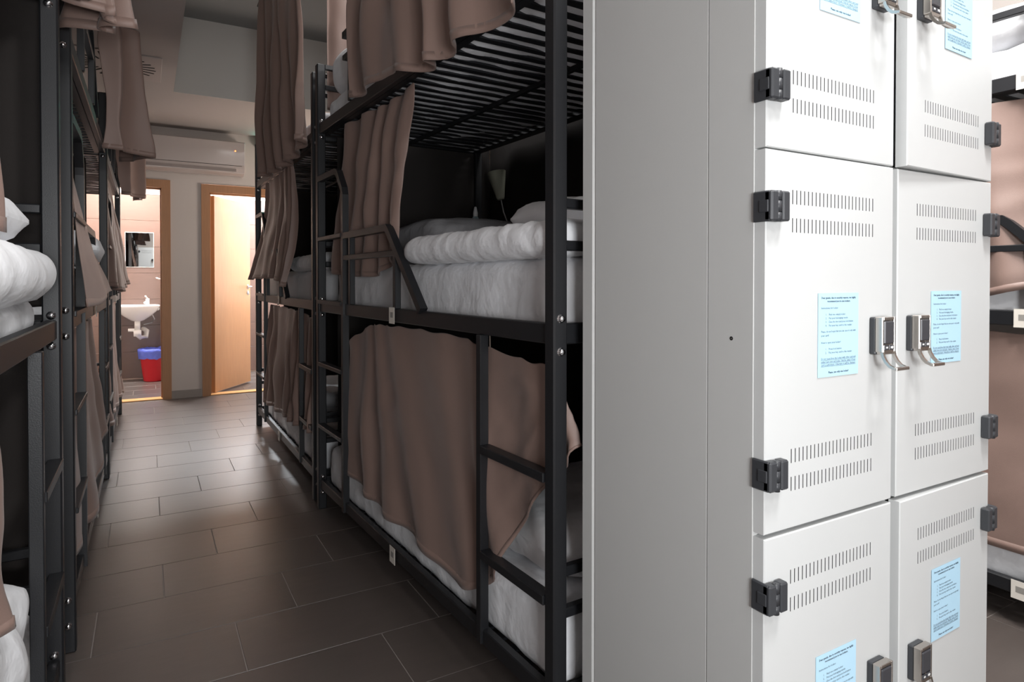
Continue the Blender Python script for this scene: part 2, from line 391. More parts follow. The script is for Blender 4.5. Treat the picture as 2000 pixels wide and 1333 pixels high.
nr = bunk((NR[0], NR[1], 0), NRZ, 'nearest black three-tier bunk bed on the right, its end beside the grey lockers')
fr = bunk((.735, 5.335, 0), R(180), 'far right black three-tier bunk bed of the aisle, ending before the open wooden door')
l1 = bunk((-.195, .045, 0), 0, 'nearest black bunk bed on the left, cut by the left edge of the picture', mid_guard=False)
l2 = bunk((-.195, 2.33, 0), 0, 'middle black bunk bed on the left with a pinkish curtain corner hanging over its rail')
l3 = bunk((-.195, 4.36, 0), 0, 'farthest black bunk bed on the left, beside the washroom doorway')
rr = bunk((2.45, 1.965, 0), R(180), 'black bunk bed seen behind the right edge of the lockers', lv=(.15, 1.035, 1.805), top=2.03)
def at(origin, rz, lx, ly, z):
    c, s = math.cos(rz), math.sin(rz); return (origin[0] + c * lx - s * ly, origin[1] + s * lx + c * ly, z)
MG = 'white mattresses lying on the bunk beds'
def mattress(o, rz, z, label, seed, h=.18, L=1.91, W=.81, m=None, ox=0):
    me = softmesh('mattress_mesh%d_%s_%s' % (seed, h, W), W, L, h, .045, .009, 5, 9, seed, m or M['linen'], cuts=34)
    b = link('mattress', me, None, at(o, rz, -.05 - W / 2 + ox, L_ / 2, z), (0, 0, rz)); tag(b, label, 'mattress', MG); return b
beds = [(NR, NRZ, 'the nearest right bunk', (.15, 1.03, 1.905)), ((.735, 5.335), math.pi, 'the far right bunk', (.15, 1.03, 1.905)),
        ((-.195, .045), 0, 'the nearest left bunk', (.15, 1.03, 1.905)), ((-.195, 2.33), 0, 'the middle left bunk', (.15, 1.03, 1.905)),
        ((-.195, 4.36), 0, 'the farthest left bunk', (.15, 1.03, 1.905)), ((2.45, 1.965), math.pi, 'the bunk behind the lockers', (.15, 1.035, 1.805))]
for bi, (o, rz, d, lv) in enumerate(beds):
    for li, (z, n) in enumerate(zip(lv, ('bottom', 'middle', 'top'))):
        mattress(o, rz, z - (.033 if li == 0 else .038), 'white sheeted mattress on the %s bed of %s' % (n, d), 1 + (bi + li) % 3, .15 if li == 2 else .1 if (bi == 2 and li == 1) else .2, W=.85 if (bi == 2 and li == 1) else .81, ox=-.035 if (bi < 2 and li == 1) else 0)

def soft(name, label, cat, mesh, loc, rot=(0, 0, 0), group=None):
    o = link(name, mesh, None, loc, rot); tag(o, label, cat, group); return o
ZM = 1.03 - .038 + .2 + .004; ZL = .117 + .2 + .004; ZT = 1.867 + .15 + .004
# nearest right bunk, middle bed
soft('duvet', 'folded white duvet on the middle bed of the nearest right bunk', 'duvet', softmesh('duv1', .66, .92, .09, .042, .006, 9, 24, 11, M['linen'], cuts=40), (1.14, 1.74, ZM - .003), (0, 0, NRZ), 'folded white duvets')
soft('pillow', 'grey pillow behind the folded duvet on the nearest right bunk', 'pillow', softmesh('pilg', .55, .66, .2, 0, .012, 6, 6, 4, M['greyl'], 'pillow'), (1.2, 2.56, ZM - .008), (R(0), 0, R(4)))
soft('pillow', 'white pillow at the locker end of the middle bed, nearest right bunk', 'pillow', softmesh('pilw', .5, .4, .09, 0, .012, 6, 6, 5, M['linen'], 'pillow'), (1.24, 1.62, ZM + .09), (0, R(0), R(-6)), 'white pillows on the right bunk')
soft('pillow', 'white pillow on the bottom bed of the nearest right bunk beside the lockers', 'pillow', softmesh('pilw2', .7, .55, .19, 0, .014, 8, 6, 6, M['linen'], 'pillow'), (1.22, 1.6, ZL - .004), (0, 0, NRZ), 'white pillows on the right bunk')
soft('duvet', 'white folded duvet on the top bed above the slats, nearest right bunk', 'duvet', softmesh('duv2', .6, .6, .2, .07, .012, 12, 6, 8, M['linen']), (1.085, 2.82, ZT - .003), (0, 0, NRZ), 'folded white duvets')
# far right bunk
soft('duvet', 'folded white duvet on the middle bed of the far right bunk', 'duvet', softmesh('duv1', .66, .92, .09, .042, .006, 9, 24, 11, M['linen']), (1.13, 3.86, ZM - .003), (0, 0, 0), 'folded white duvets')
soft('duvet', 'rumpled white duvet on the bottom bed of the far right bunk', 'duvet', softmesh('duv3', .7, .8, .09, .04, .016, 7, 7, 13, M['linen']), (1.16, 4.5, ZL - .003), (0, 0, 0), 'folded white duvets')
soft('duvet', 'folded white duvet on the top bed of the far right bunk', 'duvet', softmesh('duv2', .6, .6, .2, .07, .012, 12, 6, 8, M['linen']), (1.14, 4.85, ZT - .003), (0, 0, 0), 'folded white duvets')
# left row
soft('duvet', 'puffy white duvet bulging over the rail at the left edge of the picture', 'duvet', softmesh('duv4', .86, 1.3, .112, .055, .013, 5, 7, 17, M['linen'], cuts=34), (-.625, 1.26, 1.087), (0, 0, 0), 'folded white duvets')
soft('pillow', 'white pillow lying on the puffy duvet at the left edge', 'pillow', softmesh('pill1', .74, .6, .12, 0, .014, 6, 6, 9, M['linen'], 'pillow'), (-.57, 1.52, 1.2), (R(0), R(0), 0), 'white pillows on the left bunks')
soft('duvet', 'crumpled white duvet on the bottom bed at the lower left corner', 'duvet', softmesh('duv5', .74, 1.1, .2, .09, .035, 4, 5, 21, M['linen'], cuts=34), (-.6, 1.15, ZL - .006), (0, 0, 0), 'folded white duvets')
soft('pillow', 'white pillow beyond the pinkish curtain corner on the middle left bunk', 'pillow', softmesh('pill2', .6, .5, .16, 0, .012, 6, 6, 10, M['linen'], 'pillow'), (-.46, 3.5, ZM - .005), (0, 0, 0), 'white pillows on the left bunks')
soft('duvet', 'folded white duvet on the top bed of the middle left bunk', 'duvet', softmesh('duv2', .6, .6, .2, .07, .012, 12, 6, 8, M['linen']), (-.6, 3.0, ZT - .003), (0, 0, 0), 'folded white duvets')
# bunk behind lockers
soft('duvet', 'white duvet on the top bed of the bunk behind the lockers', 'duvet', softmesh('duv6', .76, 1.2, .15, .07, .016, 6, 6, 23, M['linen'], cuts=30), (2.9, 1.0, 1.767 + .15 + .002), (0, 0, 0), 'folded white duvets')
soft('duvet', 'white duvet on the middle bed of the bunk behind the lockers', 'duvet', softmesh('duv7', .76, 1.2, .1, .045, .016, 6, 6, 25, M['linen'], cuts=30), (2.91, .9, 1.035 - .038 + .2 + .002), (0, 0, 0), 'folded white duvets')

# ------------------------------------------------------------------ curtains
G = 'mauve brown privacy curtains of the bunk beds'
def lineX(y): return .727 + (3.235 - y) * .0467
def nrp(y, z, o=0.): return (lineX(y) + o, y, z)
curtain('curtain', 'long mauve curtain of the top bed hanging over the slats, nearest right bunk', [nrp(1.36, 2.98, -.03), nrp(1.9, 2.98, -.03), nrp(2.2, 2.98, -.03), nrp(2.54, 2.98, -.03)],
        [nrp(1.36, 1.81, -.01), nrp(1.62, 1.805, -.02), nrp(1.88, 1.805, -.03), nrp(2.15, 1.845, -.035), nrp(2.54, 1.865, -.03)], 5.2, .012, .04, 1.7, group=G, side=-1, nt=26)
curtain('curtain', 'mauve curtain closing the far end of the nearest right top bed', [(.79, 3.262, 2.98), (1.2, 3.262, 2.98)], [(.79, 3.262, 2.0), (1.2, 3.262, 2.0)], 2.5, .012, .02, 5.1, group=G, side=-1)
curtain('curtain', 'gathered mauve curtain hanging behind the guard rail of the nearest right middle bed', [nrp(2.17, 1.85, .06), nrp(2.38, 1.84, .06), nrp(2.6, 1.85, .06), nrp(2.92, 1.855, .06)],
        [nrp(2.28, 1.235, .058), nrp(2.5, 1.16, .052), nrp(2.75, 1.15, .052), nrp(3.12, 1.165, .055)], 4.2, .02, .02, 8.3, group=G, side=-1, nt=30, bulge=.01)
curtain('curtain', 'wide brown curtain drawn across the bottom bed of the nearest right bunk', [nrp(1.27, .92, .055), nrp(1.5, .935, .045), nrp(1.85, .965, .045), nrp(2.35, .965, .045), nrp(2.6, .95, .045), nrp(2.86, .865, .05)],
        [nrp(1.22, .74, .06), nrp(1.43, .5, .045), nrp(1.66, .225, .025), nrp(2.05, .23, .02), nrp(2.5, .24, .022), nrp(2.86, .275, .03)], 7.5, .012, .018, 12.9, group=G, side=-1, nt=30)
# far right
curtain('curtain', 'brown curtain of the top bed hanging into the aisle, far right bunk', [(.67, 3.36, 2.98), (.67, 3.9, 2.98), (.66, 4.5, 2.98)], [(.72, 3.36, 1.86), (.70, 3.9, 1.81), (.66, 4.45, 1.81)], 5.5, .015, .045, 21.2, group=G, side=-1)
curtain('curtain', 'tied striped-looking brown curtain at the middle bed of the far right bunk', [(.765, 4.0, 1.85), (.765, 4.4, 1.85), (.765, 4.95, 1.85)], [(.715, 4.0, 1.1), (.705, 4.4, 1.15), (.67, 5.12, 1.14)], 6.5, .012, .022, 25.4, group=G, side=-1, bulge=-.03)
curtain('curtain', 'brown curtain drawn across the bottom bed of the far right bunk', [(.78, 3.4, .93), (.78, 4.1, .965), (.78, 4.92, .965)], [(.76, 3.4, .33), (.735, 4.0, .3), (.73, 4.86, .26)], 7.5, .014, .03, 29.8, group=G, side=-1, nt=26)
# left row, gathered top curtains seen from below
curtain('curtain', 'gathered beige curtain hem seen from below at the top left of the picture', [(-.18, 2.04, 2.52), (-.13, 2.14, 2.52), (-.18, 2.26, 2.52)], [(-.21, 2.04, 1.88), (-.07, 2.14, 1.86), (-.2, 2.28, 1.86)], 4, .03, .055, 33.1, group=G, nt=20)
curtain('curtain', 'hanging brown curtain of the top bed on the middle left bunk, beside the ceiling vent', [(-.2, 4.0, 2.52), (-.05, 4.12, 2.52), (-.14, 4.3, 2.52)], [(-.19, 4.02, 1.84), (.0, 4.16, 1.83), (-.12, 4.4, 1.83)], 2.5, .02, .03, 37.7, group=G, nt=20)
curtain('curtain', 'short dark brown curtain end above the washroom doorway, farthest left bunk', [(-.19, 6.1, 2.52), (-.03, 6.2, 2.52), (-.1, 6.4, 2.52)], [(-.19, 6.12, 1.84), (-.02, 6.25, 1.83), (-.1, 6.42, 1.83)], 3, .02, .03, 41.3, group=G, nt=20)
curtain('curtain', 'pale pinkish curtain of the middle bed at the left edge of the picture', [(-.215, .55, 1.85), (-.22, 1.36, 1.85)], [(-.225, .6, 1.22), (-.245, 1.48, 1.22)], 4, .012, .016, 45.6, group=G)
curtain('curtain', 'pale pinkish curtain of the bottom bed at the left edge of the picture', [(-.24, .5, .96), (-.24, 1.44, .965)], [(-.235, .55, .53), (-.235, 1.43, .53)], 5, .01, .018, 49.9, group=G)
curtain('curtain', 'pinkish curtain corner draped outside the rail of the middle left bunk', [(-.24, 2.40, 1.85), (-.238, 2.5, 1.62), (-.235, 2.62, 1.42)], [(-.17, 2.45, 1.045), (-.155, 2.9, 1.045), (-.16, 3.9, 1.08)], 1.6, .008, .008, 53.2, group=G, side=-1)
curtain('curtain', 'greyish curtain slanting across the bottom bed of the middle left bunk', [(-.24, 2.45, .96), (-.24, 3.1, .96), (-.24, 3.7, .96)], [(-.215, 2.5, .2), (-.2, 3.1, .22), (-.2, 3.75, .42)], 4, .01, .022, 57.1, group=G, side=-1)
curtain('curtain', 'dark curtain bundle hanging over the middle rail of the farthest left bunk', [(-.24, 4.7, 1.85), (-.24, 5.1, 1.85), (-.24, 5.4, 1.85)], [(-.18, 4.6, 1.1), (-.15, 5.0, 1.06), (-.13, 5.4, 1.12)], 5, .012, .03, 61.8, group=G, side=-1)
curtain('curtain', 'curtain across the bottom bed of the farthest left bunk', [(-.24, 4.5, .96), (-.24, 6.2, .96)], [(-.21, 4.5, .25), (-.2, 6.25, .2)], 7, .01, .025, 65.2, group=G, side=-1)
# bunk behind the lockers
curtain('curtain', 'pinkish satin curtain behind the slanted guard rail, right edge of the picture', [(2.485, -.1, 1.735), (2.485, .7, 1.735), (2.485, 1.35, 1.735), (2.485, 1.7, 1.735)], [(2.475, -.1, 1.17), (2.47, .7, 1.15), (2.47, 1.2, 1.06), (2.47, 1.72, 1.05)], 4, .02, .04, 69.4, group=G, side=-1, nt=26)
curtain('curtain', 'pinkish satin curtain of the bottom bed at the right edge of the picture', [(2.5, -.1, .965), (2.5, .7, .965), (2.5, 1.7, .965)], [(2.47, -.1, .24), (2.462, .7, .24), (2.462, 1.72, .25)], 5, .016, .02, 73.6, group=G, side=-1, nt=26)
# dark blackout cloths closing the wall side and ends
GD = 'dark blackout cloths closing the backs of the bunks'
def back(label, x, y0, y1, z0, z1, seed, side=1):
    curtain('backing_cloth', label, [(x, y0, z1), (x, y1, z1)], [(x, y0, z0), (x, y1, z0)], 6, .008, .014, seed, M['drape'], GD, side, 12, hem=False)['category'] = 'curtain'
back('dark cloth behind the middle bed of the nearest right bunk', 1.71, 1.2, 3.26, 1.0, 1.97, 3)
back('dark cloth behind the bottom bed of the nearest right bunk', 1.72, 1.2, 3.26, .05, .985, 4)
back('dark cloth behind the middle bed of the far right bunk', 1.70, 3.28, 5.36, 1.0, 1.97, 5)
back('dark cloth behind the bottom bed of the far right bunk', 1.70, 3.28, 5.36, .05, .985, 6)
back('dark cloth behind the middle bed of the nearest left bunk', -1.15, .1, 2.0, 1.05, 1.85, 7)
back('dark cloth behind the bottom bed of the nearest left bunk', -1.15, .1, 2.0, .2, .97, 8)
back('dark cloth behind the middle bed of the middle left bunk', -1.15, 2.4, 4.3, 1.05, 1.85, 9)
back('dark cloth behind the bottom bed of the middle left bunk', -1.15, 2.4, 4.3, .2, .97, 10)
back('dark cloth behind the middle bed of the farthest left bunk', -1.15, 4.4, 6.3, 1.05, 1.85, 11)
def endc(label, y, x0, x1, z0, z1, seed):
    curtain('backing_cloth', label, [(x0, y, z1), (x1, y, z1)], [(x0, y, z0), (x1, y, z0)], 4, .008, .014, seed, M['drape'], GD, 1, 12, hem=False)
endc('dark cloth closing the far end of the middle bed, nearest right bunk', 3.268, .84, 1.715, 1.03, 1.92, 12)
endc('dark cloth closing the far end of the bottom bed, nearest right bunk', 3.268, .84, 1.715, .1, .98, 13)
endc('dark cloth closing the far end of the middle bed, nearest left bunk', 2.1, -1.1, -.23, 1.06, 1.92, 14)
endc('dark cloth closing the far end of the bottom bed, nearest left bunk', 2.1, -1.1, -.23, .2, .98, 15)
endc('dark cloth closing the far end of the middle bed, middle left bunk', 4.345, -1.1, -.3, 1.1, 1.84, 16)
endc('dark cloth closing the far end of the middle bed, far right bunk', 5.375, .95, 1.69, 1.03, 1.92, 18)
endc('dark cloth closing the far end of the bottom bed, far right bunk', 5.375, .95, 1.69, .1, .98, 19)
# curtain rods of the top beds hung from the ceiling
def rod(label, p0, p1, zc):
    r = empty('curtain_rod', (p0[0], p0[1], p0[2])); tag(r, label, 'curtain rod', 'curtain rods below the ceiling')
    v = Vector(p1) - Vector(p0); tubeobj('rod', [(0, 0, 0), tuple(v)], .008, M['black'], r)
    for t in (.06, .94): tubeobj('hanger', [tuple(v * t), tuple(v * t + Vector((0, 0, zc - p0[2])))], .005, M['black'], r)
rod('curtain rod above the nearest right bunk', (.81, 1.3, 2.985), (.705, 3.2, 2.985), 3.2)
rod('curtain rod above the far right bunk', (.67, 3.3, 2.985), (.66, 4.6, 2.985), 3.2)
rod('curtain rod above the nearest left bunk', (-.13, .2, 2.53), (-.13, 2.28, 2.53), 2.6)
rod('curtain rod above the middle left bunk', (-.12, 2.35, 2.53), (-.12, 4.34, 2.53), 2.6)
rod('curtain rod above the farthest left bunk', (-.1, 4.4, 2.53), (-.1, 6.45, 2.53), 2.6)

# ------------------------------------------------------------------ lockers
def door_mesh(w, h, t=.022):
    k = ('door', w, h)
    if k in cache: return cache[k]
    m = .066; ns = 23; sw = .0022; pitch = (w - 2 * m - sw) / (ns - 1); sh = .024
    xs = [0]
    for i in range(ns): xs += [m + i * pitch, m + i * pitch + sw]
    xs.append(w); zs = [0, .0635, .0635 + sh, .111, .111 + sh, h - .111 - sh, h - .111, h - .0635 - sh, h - .0635, h]
    bm = bmesh.new(); V = {}
    def v(x, y, z):
        q = (round(x, 5), round(y, 5), round(z, 5))
        if q not in V: V[q] = bm.verts.new(q)
        return V[q]
    e = .0018
    X = [x if 0 < x < w else (e if x == 0 else w - e) for x in xs]; Z = [z if 0 < z < h else (e if z == 0 else h - e) for z in zs]
    for i in range(len(X) - 1):
        for j in range(len(Z) - 1):
            a, b, c, d = X[i], X[i + 1], Z[j], Z[j + 1]
            if i % 2 == 1 and j % 2 == 1:
                f = bm.faces.new((v(a, .004, c), v(b, .004, c), v(b, .004, d), v(a, .004, d))); f.material_index = 1
                for p, q in (((a, c), (b, c)), ((b, c), (b, d)), ((b, d), (a, d)), ((a, d), (a, c))):
                    g = bm.faces.new((v(p[0], 0, p[1]), v(q[0], 0, q[1]), v(q[0], .004, q[1]), v(p[0], .004, p[1]))); g.material_index = 1
            else: bm.faces.new((v(a, 0, c), v(b, 0, c), v(b, 0, d), v(a, 0, d)))
    # rounded lip and sides
    ring0 = [(x, 0, Z[0]) for x in X] + [(X[-1], 0, z) for z in Z[1:]] + [(x, 0, Z[-1]) for x in X[-2::-1]] + [(X[0], 0, z) for z in Z[-2:0:-1]]
    def out(p, y): 
        x = 0 if p[0] == X[0] else w if p[0] == X[-1] else p[0]; z = 0 if p[2] == Z[0] else h if p[2] == Z[-1] else p[2]
        return (x, y, z)
    n = len(ring0)
    for i in range(n):
        p, q = ring0[i], ring0[(i + 1) % n]
        bm.faces.new((v(*p), v(*q), v(*out(q, e)), v(*out(p, e))))
        bm.faces.new((v(*out(p, e)), v(*out(q, e)), v(*out(q, t)), v(*out(p, t))))
    bm.faces.new([v(*out(p, t)) for p in ring0])
    cache[k] = fin(bm, 'door', [M['locker'], M['slot']]); return cache[k]
def hinge_mesh(s):
    # s=+1 for hinges on the left edge (wraps round the left corner)
    bm = bmesh.new()
    bbox(bm, -s * .004 if s > 0 else -.0, .0, 0, 0.001, 0, 0.001) if False else None
    x = lambda a, b: (min(s * a, s * b), max(s * a, s * b))
    bbox(bm, *x(-.006, 0), -.012, .022, -.025, .025, 0, .002)      # plate on the side of the carcass
    bbox(bm, *x(-.008, -.0055), -.01, .008, -.010, .010, 0, .001)
    bbox(bm, *x(-.006, .0135), -.0165, -.0005, -.025, .025, 0, .003)
    for a, b in ((-.025, -.0105), (-.0085, .0085), (.0105, .025)):
        lathe(bm, [(.001, a), (.0065, a), (.0065, b), (.001, b)], 14, 0, (s * .0135, -.0115, 0))
    bbox(bm, *x(.0205, .038), -.018, -.0005, -.024, .025, 0, .0025)
    return fin(bm, 'hinge', M['hinge'])
HM = {1: hinge_mesh(1), -1: hinge_mesh(-1)}
def lock_parts():
    P = []
    bm = bmesh.new(); bbox(bm, -.02, .02, -.012, 0, -.035, .034, 0, .002); P.append(('lock_base', fin(bm, 'lock_base', M['hinge'])))
    bm = bmesh.new()
    bbox(bm, -.021, -.0165, -.026, -.012, -.03, .035, 0, .001); bbox(bm, .0165, .021, -.026, -.012, -.03, .035, 0, .001)
    bbox(bm, -.0165, .0165, -.026, -.012, .029, .035, 0, .001); bbox(bm, -.0165, .0165, -.0255, -.012, -.034, -.0165, 0, .001)
    bbox(bm, -.0165, .0165, -.020, -.012, -.02, .029)
    P.append(('lock_housing', fin(bm, 'lock_housing', M['chrome'])))
    bm = bmesh.new(); bbox(bm, -.0155, .0155, -.0272, -.019, -.0145, .0275, 0, .002); P.append(('card_reader', fin(bm, 'card_reader', M['keypad'])))
    bm = bmesh.new(); bbox(bm, -.0155, -.0025, -.0268, -.02, -.026, -.0165, 0, .001); bbox(bm, .0, .0155, -.0268, -.02, -.026, -.0165, 0, .001); P.append(('button_strip', fin(bm, 'button_strip', M['keypad'])))
    bm = bmesh.new(); bbox(bm, -.011, -.0055, -.0272, -.0266, -.0225, -.0195); bbox(bm, .004, .0085, -.0272, -.0266, -.0228, -.0192)
    a, b, c = (bm.verts.new((.0085, -.0272, -.0245)), bm.verts.new((.0085, -.0272, -.0175)), bm.verts.new((.0125, -.0272, -.021)))
    bm.faces.new((a, b, c)); P.append(('button_icons', fin(bm, 'button_icons', M['icon'])))
    bm = bmesh.new()
    arc = [(-.024, -.03), (-.026, -.038), (-.031, -.047), (-.038, -.054), (-.047, -.0575)]
    for s in (-1, 1): tube(bm, [(s * .0178, y, z) for y, z in arc], .0026, square=True)
    bbox(bm, -.0205, .0205, -.052, -.045, -.0605, -.0545, 0, .001)
    P.append(('pull_handle', fin(bm, 'pull_handle', M['chrome'])))
    return P
LP = lock_parts()
def text_mesh(body, size, bold=0, under=False, width=None):
    c = bpy.data.curves.new('t', 'FONT'); c.body = body; c.size = size; c.offset = bold; c.resolution_u = 1
    o = bpy.data.objects.new('t', c); COL.objects.link(o); bpy.context.view_layer.update()
    me = bpy.data.meshes.new_from_object(o.evaluated_get(bpy.context.evaluated_depsgraph_get())); bpy.data.objects.remove(o); return me
NOTE = [(.066, 'c', 1, 'Dear guests, due to security reasons, we highly'), (.06, 'c', 1, 'recommend you to use lockers.'), (.048, 'l', 0, 'Instructions for locker:'),
        (.0365, 'n', 0, '1.    Find one empty locker'), (.030, 'n', 0, '2.    Put your belongings inside'), (.0235, 'n', 0, '3.    Close the door and press lock button'), (.017, 'n', 0, '4.    Put your key card to the reader'),
        (.0065, 'l', 0, 'Please, do not forget that you can open it only with'), (-.0005, 'l', 0, 'your card!'), (-.013, 'l', 0, 'How to open your locker?'),
        (-.0245, 'n', 0, '1.    Press lock button'), (-.031, 'n', 0, '2.    Put your key card to the reader'),
        (-.0415, 'u', 0, 'Do not open/close the locker with other card and'), (-.047, 'u', 0, 'neither leave your card inside. Only the owner of your'), (-.0525, 'u', 0, 'card is authorized. Otherwise it will be charged.'),
        (-.066, 'c', 1, 'Please, use only one locker!')]
def note_text():
    bm = bmesh.new(); sz = .0052
    for z, al, bold, s in NOTE:
        me = text_mesh(s, sz, .00012 if bold else 0); xs = [v.co.x for v in me.vertices]; wd = max(xs) - min(xs)
        maxw = .1 if al != 'n' else .08; k = min(1, maxw / wd)
        x0 = {'c': -wd * k / 2, 'l': -.05, 'u': -.05, 'n': -.038}[al]
        n0 = len(bm.verts); bm.from_mesh(me); bm.verts.ensure_lookup_table()
        for v in bm.verts[n0:]: v.co = Vector((v.co.x * k + x0, -.0006, v.co.y + z - .002))
        if al == 'u': bbox(bm, x0, x0 + wd * k, -.0006, -.0005, z - .0032, z - .0028)
    me = bpy.data.meshes.new('printed_text'); bm.to_mesh(me); bm.free(); me.materials.append(M['ink']); return me
NT = note_text()
def note_sheet():
    bm = bmesh.new(); n = 8
    for s in range(2): pass
    bbox(bm, -.0585, .0585, -.0004, 0, -.074, .074); return fin(bm, 'note', M['paper'])
NS = note_sheet()
WD = .364; HD = .637
def locker(loc, rz, label, ajar=True):
    K = empty('locker', loc, rz); tag(K, label, 'locker')
    W = .745; D = .483; H = 2.0; A, Bm = M['lockside'], M['locker']
    b = lambda n, *a, m=A, bev=.001: box(n, *a, m, K, bev)
    # carcass: side panels with folded front and rear strips, back, top, base, divider
    for s, xa, xb in ((0, 0, .012), (1, W - .012, W)):
        b('side_strip', xa, xb, 0, .1, 0, H); b('side_panel', xa + (.0006 if not s else 0), xb - (.0006 if s else 0), .1014, .434, 0, H)
        b('rear_strip', xa - (.002 if not s else 0), xb + (.002 if s else 0), .4355, D, 0, H, bev=.006)
    b('back_panel', .012, W - .012, D - .01, D - .001, 0, H); b('top_panel', .012, W - .012, 0.001, D - .01, H - .02, H); b('base_panel', .012, W - .012, .001, D - .01, 0, .06)
    b('divider', W / 2 - .015, W / 2 + .015, .001, D - .01, .06, H - .02)
    for z in (.705, 1.348): b('shelf', .012, W - .012, .002, D - .01, z - .008, z + .008)
    for r_, z0 in enumerate((.066, .7105, 1.3505)):
        h = HD
        for s in (1, -1):
            # door origin on its hinge side, front face towards -y
            wdt = WD if s > 0 else .362
            me = door_mesh(wdt, h)
            ang = 0
            if ajar and s < 0: ang = (1.3, 0, 2.6)[r_]
            piv = empty_door = None
            d = link('door', me, K)
            if s > 0: d.location = (.0015, -.0225, z0)
            else:
                a = R(ang); px = W - .0015; d.rotation_euler = (0, 0, a)
                d.location = (px - wdt * math.cos(a), -.0225 - wdt * math.sin(a), z0)
            for zz in (h - .095, .1):
                if (r_ == 0 and zz == .1) or (r_ == 2 and zz != .1): pass
                link('hinge', HM[s], d, (0 if s > 0 else wdt, 0, zz))
            lx = wdt - .056 if s > 0 else .05
            for nme, pm in LP: link(nme, pm, d, (lx, 0, h / 2))
    h = link('screw_hole', boltx, K, (.0008, .335 * .3 - .0, 0)) if False else None
    c = bmesh.new(); lathe(c, [(.001, .0006), (.0035, .0005), (.0035, 0)], 12); bmesh.ops.rotate(c, verts=c.verts, cent=(0, 0, 0), matrix=Matrix.Rotation(R(-90), 3, 'Y'))
    link('screw_hole', fin(c, 'screw_hole', M['dark']), K, (0, .046, 1.031))
    return K
LO = (.877, .7222, 0)
locker(LO, 0, 'large light grey steel locker block with six white slotted doors and card locks')
NG = 'light blue instruction sheets stuck on locker doors'
def note(x, y, z, label, rz=0, group=NG):
    n = link('instruction_sheet', NS, None, (x, y, z), (0, 0, rz)); tag(n, label, 'notice', group)
    link('printed_text', NT, n); return n
FY = LO[1] - .0225 - .0008
for z, nm in ((1.035, 'middle'), (1.675, 'top'), (.395, 'bottom')):
    note(1.0725, FY, z, 'light blue instruction sheet on the %s left locker door' % nm)
note(1.436, FY, 1.036, 'light blue instruction sheet on the middle right locker door')
a = R(2.6); note(1.62 - .16 * math.cos(a), FY - .0 - .16 * math.sin(a) - .0005, 1.675, 'light blue instruction sheet on the ajar top right locker door', a)
a = R(1.3); note(1.62 - .185 * math.cos(a), FY - .185 * math.sin(a) - .0005, .47, 'light blue instruction sheet on the ajar bottom right locker door', a)
# second locker block across the room, seen in the washroom mirror
locker((.55, -1.9, 0), math.pi, 'locker block standing across the room, seen only in the washroom mirror', False)
note(.0, -1.9 + .0233, 1.3, 'light blue sheet on the locker seen in the mirror', math.pi, 'sheets seen in the mirror')
note(.35, -1.9 + .0233, 1.3, 'light blue sheet on the mirrored locker, its other door', math.pi, 'sheets seen in the mirror')

# ------------------------------------------------------------------ wall and ceiling fittings
ac = empty('air_conditioner', (.39, YB, 2.17)); tag(ac, 'long white wall air conditioner above the two wooden doorways', 'air conditioner')
bm = bmesh.new()
prof = [(0, .0), (-.09, .0), (-.15, .02), (-.185, .06), (-.2, .085), (-.2, .3), (-.185, .32), (0, .32)]
vs = [[bm.verts.new((x, y, z)) for y, z in prof] for x in (-.45, .45)]
for i in range(len(prof)):
    bm.faces.new((vs[0][i], vs[0][(i + 1) % len(prof)], vs[1][(i + 1) % len(prof)], vs[1][i]))
bm.faces.new(vs[0]); bm.faces.new(vs[1]); bmesh.ops.bevel(bm, geom=bm.edges, offset=.004, segments=1, affect='EDGES')
link('housing', fin(bm, 'housing', M['acw']), ac)
link('front_panel', boxmesh(.888, .008, .225, M['acw'], .003), ac, (0, -.2035, .198))
link('outlet_flap', boxmesh(.8, .006, .07, M['acw'], .002), ac, (-.03, -.187, .048), (R(-38), 0, 0))
box('outlet_gap', -.42, .42, -.2025, -.19, .0815, .0845, M['dark'], ac, 0)
lathe_b = bmesh.new(); lathe(lathe_b, [(.001, .002), (.005, .002), (.006, 0)], 12); bmesh.ops.rotate(lathe_b, verts=lathe_b.verts, cent=(0, 0, 0), matrix=Matrix.Rotation(R(90), 3, 'X'))
link('indicator_light', fin(lathe_b, 'led', M['led']), ac, (.36, -.2077, .225))
ex = empty('exit_sign', (1.13, YB, 2.49)); tag(ex, 'glowing green emergency exit sign mostly hidden behind the far right bunk', 'sign')
box('sign_housing', -.17, .17, -.05, 0, 0, .1, M['acw'], ex); box('lit_panel', -.16, .16, -.056, -.05, .008, .092, M['exitg'], ex)
# ceiling vent with radial slots
vt = empty('ceiling_vent', (-.2, 5.09, 2.6)); tag(vt, 'square swirl ceiling vent with radial dark slots beside the hanging curtain', 'vent')
box('plate', -.295, .295, -.29, .29, -.008, 0, M['vent'], vt, .002)
for k in range(24):
    a = 2 * math.pi * k / 24
    link('slot', boxmesh(.14, .012, .003, M['dark'], 0), vt, (math.cos(a) * .19 , math.sin(a) * .19, -.0088), (0, 0, a + .12))
# ceiling track, sprinkler tab in the recess
tr = empty('ceiling_rail', (.62, 4.3, 3.2)); tag(tr, 'thin metal rail fixed to the dark upper ceiling', 'rail')
link('rail_body', boxmesh(.028, .9, .03, M['plate'], .003), tr, (0, -.1, -.015)); link('end_cap', boxmesh(.032, .012, .034, M['vent'], .002), tr, (0, .356, -.017))
sm = empty('detector', (.9, 5.72, 2.6)); tag(sm, 'small flat detector under the low ceiling edge', 'detector')
bm = bmesh.new(); lathe(bm, [(.001, -.03), (.03, -.03), (.045, -.015), (.045, 0)], 20); link('detector_body', fin(bm, 'detector', M['vent']), sm)

